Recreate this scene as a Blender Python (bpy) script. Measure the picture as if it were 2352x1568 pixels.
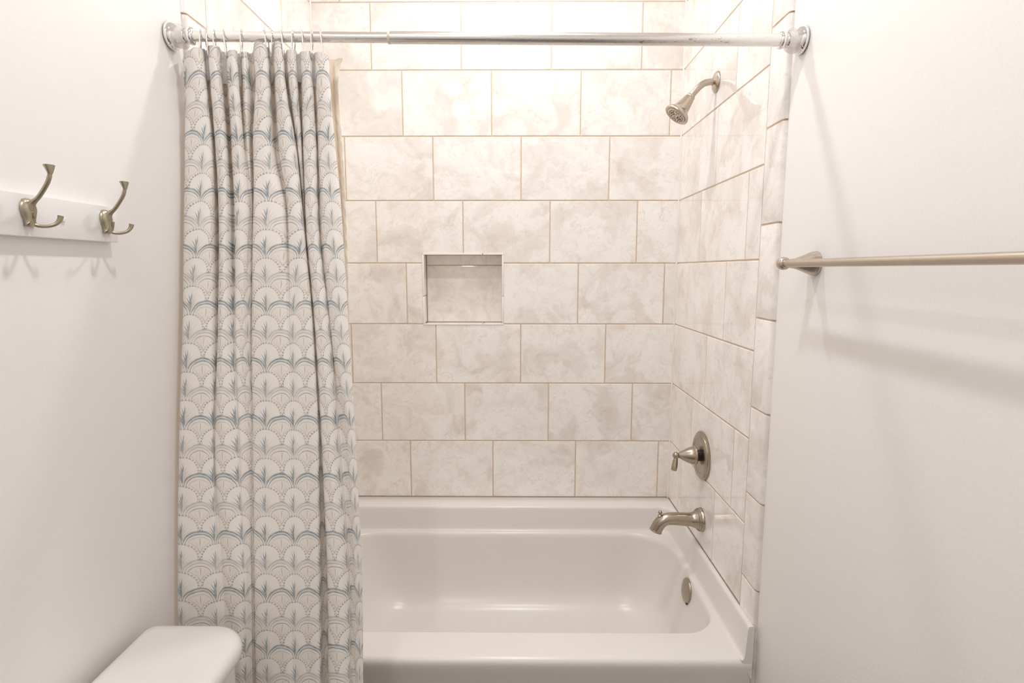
import bpy, bmesh, math, random
from mathutils import Vector, Matrix
from math import pi, sin, cos, radians

# ------------------------------------------------------------------ camera, world, lights, exposure
SC = bpy.context.scene
for _o in list(bpy.data.objects):
    bpy.data.objects.remove(_o)
COL = SC.collection

cam_d = bpy.data.cameras.new('camera')
cam_d.sensor_fit = 'HORIZONTAL'
cam_d.sensor_width = 36.0
cam_d.lens = 1278.97 / 2352 * 36.0
cam_d.clip_start = 0.02
cam = bpy.data.objects.new('camera', cam_d)
COL.objects.link(cam)
cam.location = (0.0, -2.34, 1.545)
cam.rotation_euler = (radians(90 - 7.325), radians(-0.02), radians(0.418))
SC.camera = cam

world = bpy.data.worlds.new('world')
SC.world = world
world.use_nodes = True
world.node_tree.nodes['Background'].inputs[0].default_value = (1.0, 0.93, 0.86, 1)
world.node_tree.nodes['Background'].inputs[1].default_value = 0.05

SC.view_settings.view_transform = 'Standard'
SC.view_settings.look = 'None'
SC.view_settings.exposure = 0.32
SC.view_settings.gamma = 1.0
SC.view_settings.use_curve_mapping = False
SC.cycles.use_denoising = True
SC.cycles.max_bounces = 14
SC.cycles.diffuse_bounces = 10
SC.cycles.transparent_max_bounces = 16
SC.cycles.sample_clamp_indirect = 6.0
SC.cycles.caustics_reflective = False
SC.cycles.caustics_refractive = False

LIGHT_RGB = (1.0, 0.995, 0.99)
CEIL = 3.05
for nm, lx, ly, w, rad in (('downlight_tub', -0.02, -0.46, 7.4, 0.055), ('downlight_mid', -0.017, -1.36, 8.4, 0.055),
                           ('downlight_room', -0.53, -2.50, 4.1, 0.055), ('downlight_door', -0.515, -3.10, 4.1, 0.055)):
    ld = bpy.data.lights.new(nm, 'AREA')
    ld.shape = 'DISK'
    ld.size = rad * 2
    ld.energy = w
    ld.color = LIGHT_RGB
    lo = bpy.data.objects.new(nm, ld)
    COL.objects.link(lo)
    lo.location = (lx, ly, CEIL - 0.012)

# ------------------------------------------------------------------ helpers
XR, XL = 0.668, -0.814          # tiled side walls
PR, PL = 0.680, -0.826          # painted side walls
Z0 = 1.3185                     # a grout line of the tiling
TH, TW = 0.2541, 0.359          # tile pitch


def finish(bm, ang=40):
    for f in bm.faces:
        f.smooth = True
    lim = radians(ang)
    for e in bm.edges:
        if len(e.link_faces) == 2:
            if e.calc_face_angle(0) > lim:
                e.smooth = False


def obj(name, bm, mats, parent=None, ang=40, recalc=True):
    if recalc:
        bmesh.ops.recalc_face_normals(bm, faces=bm.faces[:])
    finish(bm, ang)
    me = bpy.data.meshes.new(name)
    bm.to_mesh(me)
    bm.free()
    for m in (mats if isinstance(mats, (list, tuple)) else [mats]):
        me.materials.append(m)
    o = bpy.data.objects.new(name, me)
    COL.objects.link(o)
    if parent:
        o.parent = parent
        o.matrix_parent_inverse = Matrix.Translation(-Vector(world_loc(parent)))
    return o


def world_loc(o):
    v = Vector(o.location)
    while o.parent:
        v = Vector(o.matrix_parent_inverse.translation) + v
        o = o.parent
        v = v + Vector(o.location)
    return v


def tag(o, label=None, cat=None, group=None, kind=None):
    if label:
        o['label'] = label
    if cat:
        o['category'] = cat
    if group:
        o['group'] = group
    if kind:
        o['kind'] = kind
    return o


def thing(name, label, cat, loc, group=None):
    o = bpy.data.objects.new(name, None)
    o.empty_display_size = 0.05
    COL.objects.link(o)
    o.location = loc
    return tag(o, label, cat, group)


def box(bm, x0, x1, y0, y1, z0, z1, bev=0.0, seg=2):
    vs = [bm.verts.new((x, y, z)) for x in (x0, x1) for y in (y0, y1) for z in (z0, z1)]
    fs = []
    for q in ((0, 1, 3, 2), (4, 6, 7, 5), (0, 4, 5, 1), (2, 3, 7, 6), (0, 2, 6, 4), (1, 5, 7, 3)):
        fs.append(bm.faces.new([vs[i] for i in q]))
    if bev > 0:
        es = list({e for f in fs for e in f.edges})
        bmesh.ops.bevel(bm, geom=es, offset=bev, segments=seg, profile=0.5, affect='EDGES')


def loft(bm, loops, cap0=False, cap1=False, closed=True):
    rows = [[bm.verts.new(p) for p in lp] for lp in loops]
    n = len(rows[0])
    for a, b in zip(rows[:-1], rows[1:]):
        for i in range(n if closed else n - 1):
            j = (i + 1) % n
            bm.faces.new((a[i], a[j], b[j], b[i]))
    if cap0:
        bm.faces.new(rows[0][::-1])
    if cap1:
        bm.faces.new(rows[-1])
    return rows


def frame(axis):
    a = Vector(axis).normalized()
    h = Vector((0, 0, 1)) if abs(a.z) < 0.9 else Vector((1, 0, 0))
    u = h.cross(a).normalized()
    return a, u, a.cross(u)


def lathe(bm, prof, origin, axis, segs=40, cap0=True, cap1=True):
    a, u, v = frame(axis)
    o = Vector(origin)
    loops = []
    for r, t in prof:
        r = max(r, 1e-5)
        loops.append([o + a * t + (u * cos(k * 2 * pi / segs) + v * sin(k * 2 * pi / segs)) * r for k in range(segs)])
    return loft(bm, loops, cap0, cap1)


def spline(pts, sub=6):
    pts = [Vector(p) for p in pts]
    out = []
    n = len(pts)
    for i in range(n - 1):
        p0, p1, p2, p3 = pts[max(i - 1, 0)], pts[i], pts[i + 1], pts[min(i + 2, n - 1)]
        for k in range(sub):
            t = k / sub
            out.append(0.5 * ((2 * p1) + (p2 - p0) * t + (2 * p0 - 5 * p1 + 4 * p2 - p3) * t * t
                              + (3 * p1 - p0 - 3 * p2 + p3) * t ** 3))
    out.append(pts[-1])
    return out


def tube(bm, pts, rad, segs=16, caps=True, closed=False):
    """rad: number or list of r or (ru, rv) along the path."""
    pts = [Vector(p) for p in pts]
    n = len(pts)
    prev = None
    loops = []
    for i, p in enumerate(pts):
        if closed:
            t = (pts[(i + 1) % n] - pts[i - 1]).normalized()
        else:
            t = (pts[min(i + 1, n - 1)] - pts[max(i - 1, 0)]).normalized()
        if prev is None:
            _, u, v = frame(t)
        else:
            u = prev - t * prev.dot(t)
            u.normalize()
            v = t.cross(u)
        prev = u
        r = rad[i] if isinstance(rad, (list, tuple)) else rad
        ru, rv = r if isinstance(r, (list, tuple)) else (r, r)
        loops.append([p + u * (ru * cos(k * 2 * pi / segs)) + v * (rv * sin(k * 2 * pi / segs)) for k in range(segs)])
    if closed:
        loops.append(loops[0])
        rows = [[bm.verts.new(q) for q in lp] for lp in loops[:-1]]
        m = len(rows)
        for i in range(m):
            a, b = rows[i], rows[(i + 1) % m]
            for k in range(segs):
                j = (k + 1) % segs
                bm.faces.new((a[k], a[j], b[j], b[k]))
    else:
        loft(bm, loops, caps, caps)


def sphere(bm, c, r, sc=(1, 1, 1), u=20, v=12):
    m = Matrix.Translation(c) @ Matrix.Diagonal((sc[0], sc[1], sc[2], 1))
    bmesh.ops.create_uvsphere(bm, u_segments=u, v_segments=v, radius=r, matrix=m)


def rrect(x0, x1, y0, y1, r, n=8):
    """CCW rounded rectangle; r = one radius or (BL, BR, TR, TL)."""
    rs = r if isinstance(r, (list, tuple)) else (r,) * 4
    out = []
    for (cx, sx, cy, sy, a0, rr) in ((x0, 1, y0, 1, pi, rs[0]), (x1, -1, y0, 1, 1.5 * pi, rs[1]),
                                     (x1, -1, y1, -1, 0, rs[2]), (x0, 1, y1, -1, 0.5 * pi, rs[3])):
        for k in range(n + 1):
            a = a0 + k / n * pi / 2
            out.append((cx + sx * rr + rr * cos(a), cy + sy * rr + rr * sin(a)))
    return out


# ------------------------------------------------------------------ materials
def new_mat(name):
    m = bpy.data.materials.new(name)
    m.use_nodes = True
    nt = m.node_tree
    return m, nt, nt.nodes['Principled BSDF']


def node(nt, typ, **kw):
    n = nt.nodes.new(typ)
    for k, v in kw.items():
        setattr(n, k, v)
    return n


def noise_tex(nt, vec, scale, detail=3.0, rough=0.55, dist=0.0):
    n = node(nt, 'ShaderNodeTexNoise')
    n.inputs['Scale'].default_value = scale
    n.inputs['Detail'].default_value = detail
    n.inputs['Roughness'].default_value = rough
    n.inputs['Distortion'].default_value = dist
    if vec is not None:
        nt.links.new(vec, n.inputs['Vector'])
    return n


def ramp(nt, fac, stops):
    r = node(nt, 'ShaderNodeValToRGB')
    el = r.color_ramp.elements
    while len(el) < len(stops):
        el.new(0.5)
    for e, (p, c) in zip(el, stops):
        e.position = p
        e.color = (*c, 1) if len(c) == 3 else c
    nt.links.new(fac, r.inputs[0])
    return r


def add_bump(nt, bsdf, h, strength, dist):
    b = node(nt, 'ShaderNodeBump')
    b.inputs['Strength'].default_value = strength
    b.inputs['Distance'].default_value = dist
    nt.links.new(h, b.inputs['Height'])
    nt.links.new(b.outputs[0], bsdf.inputs['Normal'])


def simple(name, rgb, rough=0.5, metal=0.0, spec=0.5, var=0.04, nscale=8.0, bump=None, coat=0.0):
    """plain material with a slight procedural variation of its colour"""
    m, nt, b = new_mat(name)
    tc = node(nt, 'ShaderNodeTexCoord')
    n = noise_tex(nt, tc.outputs['Object'], nscale, 4)
    r = ramp(nt, n.outputs[0], [(0.3, tuple(c * (1 - var) for c in rgb)), (0.7, tuple(min(1, c * (1 + var)) for c in rgb))])
    nt.links.new(r.outputs[0], b.inputs['Base Color'])
    b.inputs['Roughness'].default_value = rough
    b.inputs['Metallic'].default_value = metal
    b.inputs['Specular IOR Level'].default_value = spec
    b.inputs['Coat Weight'].default_value = coat
    b.inputs['Coat Roughness'].default_value = 0.05
    if bump:
        sc, st, ds = bump
        n2 = noise_tex(nt, tc.outputs['Object'], sc, 3)
        add_bump(nt, b, n2.outputs[0], st, ds)
    return m


M_PAINT = simple('white_wall_paint', (0.845, 0.828, 0.815), 0.42, spec=0.35, var=0.012, nscale=2, bump=(130, 0.13, 0.003))
M_CEIL = simple('ceiling_paint', (0.82, 0.80, 0.77), 0.7, var=0.01)
M_TRIM = simple('white_trim_paint', (0.83, 0.80, 0.78), 0.35, var=0.01)
M_TUB = simple('white_acrylic', (0.77, 0.745, 0.725), 0.26, spec=0.5, var=0.008, nscale=3)
M_PORC = simple('white_porcelain', (0.74, 0.715, 0.70), 0.15, spec=0.5, var=0.01, nscale=3)
M_GROUT = simple('beige_grout', (0.62, 0.50, 0.39), 0.85, var=0.08, nscale=60, bump=(300, 0.3, 0.001))
M_NICKEL = simple('brushed_nickel', (0.43, 0.37, 0.295), 0.26, metal=1.0, var=0.05, nscale=30)
M_NICKEL2 = simple('satin_nickel', (0.53, 0.465, 0.395), 0.27, metal=1.0, var=0.04, nscale=30)
M_HOOK = simple('aged_nickel', (0.43, 0.385, 0.29), 0.33, metal=1.0, var=0.08, nscale=60)
M_CHROME = simple('chrome', (0.86, 0.85, 0.85), 0.06, metal=1.0, var=0.02)
M_DARK = simple('dark_gap', (0.06, 0.05, 0.045), 0.5, var=0.1)
M_RACK = simple('white_gloss_paint', (0.83, 0.81, 0.81), 0.22, var=0.008)
M_LINER = simple('cream_cloth', (0.90, 0.79, 0.655), 0.8, spec=0.2, var=0.05, nscale=20, bump=(500, 0.15, 0.001))
M_CAULK = simple('pale_caulk', (0.80, 0.755, 0.715), 0.4, var=0.03)
M_FLOOR = None


def chrome_rod():
    m, nt, b = new_mat('worn_chrome')
    tc = node(nt, 'ShaderNodeTexCoord')
    mp = node(nt, 'ShaderNodeMapping')
    mp.inputs['Scale'].default_value = (12, 60, 60)
    nt.links.new(tc.outputs['Object'], mp.inputs[0])
    n = noise_tex(nt, mp.outputs[0], 1.0, 5, 0.7)
    mp2 = node(nt, 'ShaderNodeMapping')
    mp2.inputs['Scale'].default_value = (45, 120, 120)
    nt.links.new(tc.outputs['Object'], mp2.inputs[0])
    n2 = noise_tex(nt, mp2.outputs[0], 1.0, 3, 0.6)
    # rust pits sit in the damp underside of the tube
    sep = node(nt, 'ShaderNodeSeparateXYZ')
    nt.links.new(tc.outputs['Object'], sep.inputs[0])
    low = node(nt, 'ShaderNodeMapRange')
    low.inputs[1].default_value = 0.002
    low.inputs[2].default_value = -0.009
    nt.links.new(sep.outputs[2], low.inputs[0])
    r2 = ramp(nt, n2.outputs[0], [(0.63, (0, 0, 0)), (0.70, (0.8, 0.8, 0.8))])
    mul = node(nt, 'ShaderNodeMath', operation='MULTIPLY')
    nt.links.new(low.outputs[0], mul.inputs[0])
    nt.links.new(r2.outputs[0], mul.inputs[1])
    base = ramp(nt, n.outputs[0], [(0.35, (0.80, 0.77, 0.73)), (0.62, (0.88, 0.865, 0.85))])
    mix = node(nt, 'ShaderNodeMix', data_type='RGBA')
    nt.links.new(mul.outputs[0], mix.inputs[0])
    nt.links.new(base.outputs[0], mix.inputs[6])
    mix.inputs[7].default_value = (0.45, 0.32, 0.22, 1)
    nt.links.new(mix.outputs[2], b.inputs['Base Color'])
    b.inputs['Metallic'].default_value = 1.0
    rr = ramp(nt, n.outputs[0], [(0.3, (0.30, 0.30, 0.30)), (0.7, (0.20, 0.20, 0.20))])
    nt.links.new(rr.outputs[0], b.inputs['Roughness'])
    return m


M_ROD = chrome_rod()


def clear_plastic(name, tint, fac):
    m, nt, b = new_mat(name)
    out = nt.nodes['Material Output']
    tc = node(nt, 'ShaderNodeTexCoord')
    n = noise_tex(nt, tc.outputs['Object'], 90, 3)
    b.inputs['Base Color'].default_value = (*tint, 1)
    b.inputs['Roughness'].default_value = 0.08
    add_bump(nt, b, n.outputs[0], 0.5, 0.004)
    tr = node(nt, 'ShaderNodeBsdfTransparent')
    tr.inputs[0].default_value = (0.95, 0.93, 0.93, 1)
    mx = node(nt, 'ShaderNodeMixShader')
    mx.inputs[0].default_value = fac
    nt.links.new(tr.outputs[0], mx.inputs[1])
    nt.links.new(b.outputs[0], mx.inputs[2])
    nt.links.new(mx.outputs[0], out.inputs[0])
    return m


M_CLEAR = clear_plastic('clear_plastic', (0.92, 0.90, 0.91), 0.30)
M_TAPE = clear_plastic('clear_header_tape', (0.74, 0.70, 0.71), 0.6)


def through_cloth(nt, b, col, fac):
    """let part of the light pass through a thin cloth"""
    tr = node(nt, 'ShaderNodeBsdfTranslucent')
    if isinstance(col, tuple):
        tr.inputs[0].default_value = (*col, 1)
    else:
        nt.links.new(col, tr.inputs[0])
    mx = node(nt, 'ShaderNodeMixShader')
    mx.inputs[0].default_value = fac
    nt.links.new(b.outputs[0], mx.inputs[1])
    nt.links.new(tr.outputs[0], mx.inputs[2])
    nt.links.new(mx.outputs[0], nt.nodes['Material Output'].inputs[0])


def tile_mat():
    m, nt, b = new_mat('marbled_tile')
    tc = node(nt, 'ShaderNodeTexCoord')
    at = node(nt, 'ShaderNodeAttribute', attribute_name='tile_off')
    add = node(nt, 'ShaderNodeVectorMath', operation='ADD')
    nt.links.new(tc.outputs['Object'], add.inputs[0])
    nt.links.new(at.outputs['Vector'], add.inputs[1])
    vec = add.outputs[0]
    warp = noise_tex(nt, vec, 7, 4, 0.6)
    wsub = node(nt, 'ShaderNodeVectorMath', operation='MULTIPLY_ADD')
    nt.links.new(warp.outputs['Color'], wsub.inputs[0])
    wsub.inputs[1].default_value = (0.16, 0.16, 0.16)
    nt.links.new(vec, wsub.inputs[2])
    big = noise_tex(nt, wsub.outputs[0], 5.0, 6, 0.62, 0.6)
    fine = noise_tex(nt, wsub.outputs[0], 16.0, 6, 0.7, 1.2)
    base = ramp(nt, big.outputs[0], [(0.34, (0.745, 0.695, 0.655)), (0.45, (0.815, 0.775, 0.74)), (0.51, (0.88, 0.85, 0.822)),
                                     (0.62, (0.905, 0.885, 0.865))])
    f2 = ramp(nt, fine.outputs[0], [(0.36, (0.91, 0.895, 0.88)), (0.47, (0.98, 0.976, 0.972)), (0.60, (1.0, 1.0, 1.0))])
    mul = node(nt, 'ShaderNodeMix', data_type='RGBA', blend_type='MULTIPLY')
    mul.inputs[0].default_value = 1.0
    nt.links.new(base.outputs[0], mul.inputs[6])
    nt.links.new(f2.outputs[0], mul.inputs[7])
    # hairline veins along level sets of a warped noise
    vn = noise_tex(nt, wsub.outputs[0], 6.5, 5, 0.6, 0.8)
    sub = node(nt, 'ShaderNodeMath', operation='SUBTRACT')
    nt.links.new(vn.outputs[0], sub.inputs[0])
    sub.inputs[1].default_value = 0.5
    ab = node(nt, 'ShaderNodeMath', operation='ABSOLUTE')
    nt.links.new(sub.outputs[0], ab.inputs[0])
    vr = ramp(nt, ab.outputs[0], [(0.0, (1, 1, 1)), (0.012, (0, 0, 0))])
    gate = ramp(nt, big.outputs[0], [(0.45, (0, 0, 0)), (0.60, (0.36, 0.36, 0.36))])
    vm = node(nt, 'ShaderNodeMath', operation='MULTIPLY')
    nt.links.new(vr.outputs[0], vm.inputs[0])
    nt.links.new(gate.outputs[0], vm.inputs[1])
    mix = node(nt, 'ShaderNodeMix', data_type='RGBA')
    nt.links.new(vm.outputs[0], mix.inputs[0])
    nt.links.new(mul.outputs[2], mix.inputs[6])
    mix.inputs[7].default_value = (0.56, 0.47, 0.40, 1)
    nt.links.new(mix.outputs[2], b.inputs['Base Color'])
    b.inputs['Roughness'].default_value = 0.055
    b.inputs['Specular IOR Level'].default_value = 0.5
    nb = noise_tex(nt, vec, 18, 2)
    add_bump(nt, b, nb.outputs[0], 0.02, 0.002)
    return m


M_TILE = tile_mat()
through_cloth(M_LINER.node_tree, M_LINER.node_tree.nodes['Principled BSDF'], (0.90, 0.79, 0.655), 0.3)


def floor_mat():
    m, nt, b = new_mat('floor_tile')
    tc = node(nt, 'ShaderNodeTexCoord')
    br = node(nt, 'ShaderNodeTexBrick')
    br.inputs['Color1'].default_value = (0.16, 0.135, 0.115, 1)
    br.inputs['Color2'].default_value = (0.19, 0.16, 0.135, 1)
    br.inputs['Mortar'].default_value = (0.12, 0.10, 0.085, 1)
    br.inputs['Scale'].default_value = 1.0
    br.inputs['Mortar Size'].default_value = 0.004
    br.inputs['Brick Width'].default_value = 0.6
    br.inputs['Row Height'].default_value = 0.3
    nt.links.new(tc.outputs['Object'], br.inputs[0])
    nt.links.new(br.outputs[0], b.inputs['Base Color'])
    b.inputs['Roughness'].default_value = 0.35
    return m


M_FLOOR = floor_mat()


# small expression compiler for math nodes (used for the printed curtain fabric)
class S:
    nt = None

    def __init__(self, sock):
        self.s = sock

    @staticmethod
    def op(name, *args, clamp=False):
        n = S.nt.nodes.new('ShaderNodeMath')
        n.operation = name
        n.use_clamp = clamp
        for i, a in enumerate(args):
            if isinstance(a, S):
                S.nt.links.new(a.s, n.inputs[i])
            else:
                n.inputs[i].default_value = float(a)
        return S(n.outputs[0])

    def __add__(self, o): return S.op('ADD', self, o)
    def __radd__(self, o): return S.op('ADD', o, self)
    def __sub__(self, o): return S.op('SUBTRACT', self, o)
    def __rsub__(self, o): return S.op('SUBTRACT', o, self)
    def __mul__(self, o): return S.op('MULTIPLY', self, o)
    def __rmul__(self, o): return S.op('MULTIPLY', o, self)
    def __truediv__(self, o): return S.op('DIVIDE', self, o)
    def abs(self): return S.op('ABSOLUTE', self)
    def frac(self): return S.op('FRACT', self)
    def floor(self): return S.op('FLOOR', self)
    def sqrt(self): return S.op('SQRT', self)
    def pow(self, p): return S.op('POWER', self, p)
    def max(self, o): return S.op('MAXIMUM', self, o)
    def min(self, o): return S.op('MINIMUM', self, o)
    def gt(self, o): return S.op('GREATER_THAN', self, o)
    def lt(self, o): return S.op('LESS_THAN', self, o)
    def clamp(self): return S.op('ADD', self, 0.0, clamp=True)
    def soft(self, k=90.0): return S.op('MULTIPLY_ADD', self, k, 0.5, clamp=True)   # edge of a painted stroke


def fabric_mat():
    m, nt, b = new_mat('printed_fan_fabric')
    S.nt = nt
    uv = node(nt, 'ShaderNodeUVMap', uv_map='fabric')
    wn = noise_tex(nt, uv.outputs[0], 3.2, 2)
    wob = node(nt, 'ShaderNodeVectorMath', operation='MULTIPLY_ADD')
    nt.links.new(wn.outputs['Color'], wob.inputs[0])
    wob.inputs[1].default_value = (0.07, 0.07, 0)
    nt.links.new(uv.outputs[0], wob.inputs[2])
    sep = node(nt, 'ShaderNodeSeparateXYZ')
    nt.links.new(wob.outputs[0], sep.inputs[0])
    u, v = S(sep.outputs[0]) - 0.035, S(sep.outputs[1]) - 0.035
    ASP = 0.942
    # dotted fan with a palm, on whole u
    xa = (u + 0.5).frac() - 0.5
    ya = (v + 0.505).frac() * ASP - 0.475
    ax = xa.abs()
    left = xa.lt(0.0)
    # arches, on half u
    xb = u.frac() - 0.5
    vb = v - 0.1074
    yb = vb.frac() * ASP - 0.304
    bx = xb.abs()
    odd = (vb * 0.5).frac().gt(0.45)           # every other row is printed bolder
    # arches: three nested tapering strokes
    up = yb.gt(0.0)
    tap = (yb * 2.6 + 0.08).clamp()
    strokes = []
    for (a, bb, w) in ((0.485, 0.475, 0.030), (0.42, 0.39, 0.026), (0.345, 0.280, 0.017)):
        rho = ((xb / a).pow(2.0) + (yb / bb).pow(2.0)).sqrt()
        d = (rho - 1.0).abs() * bb
        strokes.append((tap * w - d).soft(70) * up)
    # little spire on the arch top
    spire = ((0.575 - yb) * 0.42 - bx).soft(60) * yb.gt(0.475)
    # faint fan standing under each arch
    tb = ((yb + 0.26) / 0.36).clamp()
    stem = ((0.017 - bx) - (yb - 0.11).abs() * 0.07).soft(60) * yb.gt(-0.06) * yb.lt(0.24)
    leafb = (0.016 * (1.0 - tb) + 0.010 - (bx - tb.pow(1.7) * 0.30).abs()).soft(60) * tb.gt(0.02) * tb.lt(0.98)
    tb2 = ((yb + 0.26) / 0.40).clamp()
    leafb2 = (0.011 - (bx - tb2.pow(1.4) * 0.15).abs()).soft(50) * tb2.gt(0.25) * tb2.lt(0.98)
    # row of teeth round the dotted fan
    r = ((xa * xa) + (ya * ya)).sqrt()
    ang = S.op('ARCTAN2', ya, ax)
    saw = (ang * (7.5 / pi) * 2.0).frac()
    dots = (0.030 - (r - 0.452).abs()).soft(70) * (0.021 - (saw - 0.5).abs() * 0.075 - (r - 0.452) * 0.35).soft(80) * ya.gt(-0.05)
    # palm
    palm = None
    for (a, h, w) in ((0.012, 0.66, 0.026), (0.10, 0.60, 0.024), (0.20, 0.50, 0.025), (0.25, 0.37, 0.025), (0.24, 0.24, 0.020)):
        t = ((ya + 0.40) / h).clamp()
        wd = (t * 3.0 + 0.35).min((1.0 - t) * 2.6).min(1.0) * w
        lf = (wd - (ax - t.pow(2.2) * a - 0.006).abs()).soft(80) * t.gt(0.01) * t.lt(0.99)
        palm = lf if palm is None else palm.max(lf)
    nz = noise_tex(nt, uv.outputs[0], 5.0, 3, 0.6)
    wash = (S(nz.outputs[0]) * 2.4 - 0.45).clamp() * 0.5 + 0.5      # uneven brush-like ink
    evn = 1.0 - odd
    blue = (strokes[0] * (odd * 0.42 + 0.40)).max(strokes[1] * (odd * 0.36 + 0.38)).max(strokes[2] * (evn * 0.42 + 0.34))
    blue = blue.max(spire * 0.75).max(dots * left * 0.72).max(palm * left * (odd * 0.15 + 0.70))
    blue = blue * wash
    beige = (stem * 0.65).max(leafb * 0.50).max(leafb2 * 0.28).max(dots * (1.0 - left) * 0.75).max(palm * (1.0 - left) * 0.30)
    beige = beige * wash
    tint = (0.44 - r).soft(30) * (ya * 4.0 + 0.9).clamp()       # fan ground a touch whiter than the rest
    ground = node(nt, 'ShaderNodeMix', data_type='RGBA')
    nt.links.new(tint.s, ground.inputs[0])
    ground.inputs[6].default_value = (0.86, 0.82, 0.775, 1)
    ground.inputs[7].default_value = (0.885, 0.86, 0.83, 1)
    m1 = node(nt, 'ShaderNodeMix', data_type='RGBA')
    nt.links.new(beige.s, m1.inputs[0])
    nt.links.new(ground.outputs[2], m1.inputs[6])
    m1.inputs[7].default_value = (0.42, 0.37, 0.32, 1)
    m2 = node(nt, 'ShaderNodeMix', data_type='RGBA')
    nt.links.new(blue.s, m2.inputs[0])
    nt.links.new(m1.outputs[2], m2.inputs[6])
    m2.inputs[7].default_value = (0.185, 0.255, 0.31, 1)
    nt.links.new(m2.outputs[2], b.inputs['Base Color'])
    b.inputs['Roughness'].default_value = 0.85
    b.inputs['Specular IOR Level'].default_value = 0.2
    weave = noise_tex(nt, uv.outputs[0], 45, 2)
    add_bump(nt, b, weave.outputs[0], 0.12, 0.001)
    through_cloth(nt, b, m2.outputs[2], 0.16)
    return m


M_FABRIC = fabric_mat()

# ------------------------------------------------------------------ setting: room shell
def struct(name, bm, m, ang=40):
    return tag(obj(name, bm, m, ang=ang), kind='structure')


YB = -3.75   # wall behind the camera
bm = bmesh.new(); box(bm, -1.0, 0.9, YB - 0.1, 0.25, -0.12, 0.0); struct('floor', bm, M_FLOOR)
bm = bmesh.new(); box(bm, -1.0, 0.9, YB - 0.1, 0.25, CEIL, CEIL + 0.1); struct('ceiling', bm, M_CEIL)
bm = bmesh.new(); box(bm, PR, PR + 0.12, YB, -0.86, 0.0, CEIL); box(bm, PR + 0.004, PR + 0.12, -0.86, 0.2, 0.0, CEIL)
struct('wall_right', bm, M_PAINT)
bm = bmesh.new(); box(bm, PL - 0.12, PL, YB, -0.86, 0.0, CEIL); box(bm, PL - 0.12, PL - 0.004, -0.86, 0.2, 0.0, CEIL)
struct('wall_left', bm, M_PAINT)
bm = bmesh.new(); box(bm, -1.0, 0.9, YB - 0.1, YB, 0.0, CEIL); struct('wall_rear', bm, M_PAINT)
# door behind the camera
bm = bmesh.new()
box(bm, -0.32, 0.44, YB + 0.001, YB + 0.035, 0.0, 2.03, 0.003)
for (a, b_) in ((0.18, 0.95), (1.10, 1.90)):
    for (c, d) in ((-0.24, 0.03), (0.10, 0.36)):
        box(bm, c, d, YB + 0.030, YB + 0.042, a, b_, 0.008)
dr = struct('door_1', bm, M_TRIM)
bm = bmesh.new(); lathe(bm, [(0.03, 0), (0.03, 0.006), (0.012, 0.01), (0.012, 0.04), (0.026, 0.05), (0.028, 0.065), (0.012, 0.078)], (-0.26, YB + 0.035, 0.96), (0, 1, 0), 24)
obj('door_knob', bm, M_NICKEL, dr)
bm = bmesh.new()
box(bm, -0.40, -0.325, YB + 0.001, YB + 0.018, 0.0, 2.11, 0.003); box(bm, 0.445, 0.52, YB + 0.001, YB + 0.018, 0.0, 2.11, 0.003)
box(bm, -0.40, 0.52, YB + 0.001, YB + 0.018, 2.035, 2.11, 0.003)
struct('trim_4', bm, M_TRIM)
for nm, x0, x1 in (('baseboard_right', PR - 0.014, PR), ('baseboard_left', PL, PL + 0.014)):
    bm = bmesh.new(); box(bm, x0, x1, YB, -0.92, 0.0, 0.10, 0.003); struct(nm, bm, M_TRIM)

# ------------------------------------------------------------------ setting: tiled alcove
random.seed(7)
GAP = 0.0024      # half a grout joint


def inset_poly(poly, w):
    n = len(poly)
    out = []
    for i in range(n):
        p0, p1, p2 = poly[i - 1], poly[i], poly[(i + 1) % n]
        d1 = (p1[0] - p0[0], p1[1] - p0[1]); d2 = (p2[0] - p1[0], p2[1] - p1[1])
        l1 = math.hypot(*d1); l2 = math.hypot(*d2)
        n1 = (-d1[1] / l1, d1[0] / l1); n2 = (-d2[1] / l2, d2[0] / l2)
        out.append((p1[0] + (n1[0] + n2[0]) * w, p1[1] + (n1[1] + n2[1]) * w))
    return out


def add_tile(bm, poly, mp, lay):
    """rectilinear CCW polygon in (a, b) -> one glazed tile with a softened edge"""
    off = Vector((random.uniform(-9, 9), random.uniform(-9, 9), random.uniform(-9, 9)))
    q = inset_poly(poly, GAP)
    rings = [([mp(a, b, -0.004) for a, b in q]), ([mp(a, b, -0.0012) for a, b in q]),
             ([mp(a, b, -0.0003) for a, b in inset_poly(q, 0.0010)]), ([mp(a, b, 0.0) for a, b in inset_poly(q, 0.0024)])]
    nf = len(bm.faces)
    loft(bm, rings, False, True)
    bm.faces.ensure_lookup_table()
    for i in range(nf, len(bm.faces)):
        bm.faces[i][lay] = off
        bm.faces[i].material_index = 0


def quad(bm, pts, mi):
    f = bm.faces.new([bm.verts.new(p) for p in pts])
    f.material_index = mi
    return f


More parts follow.
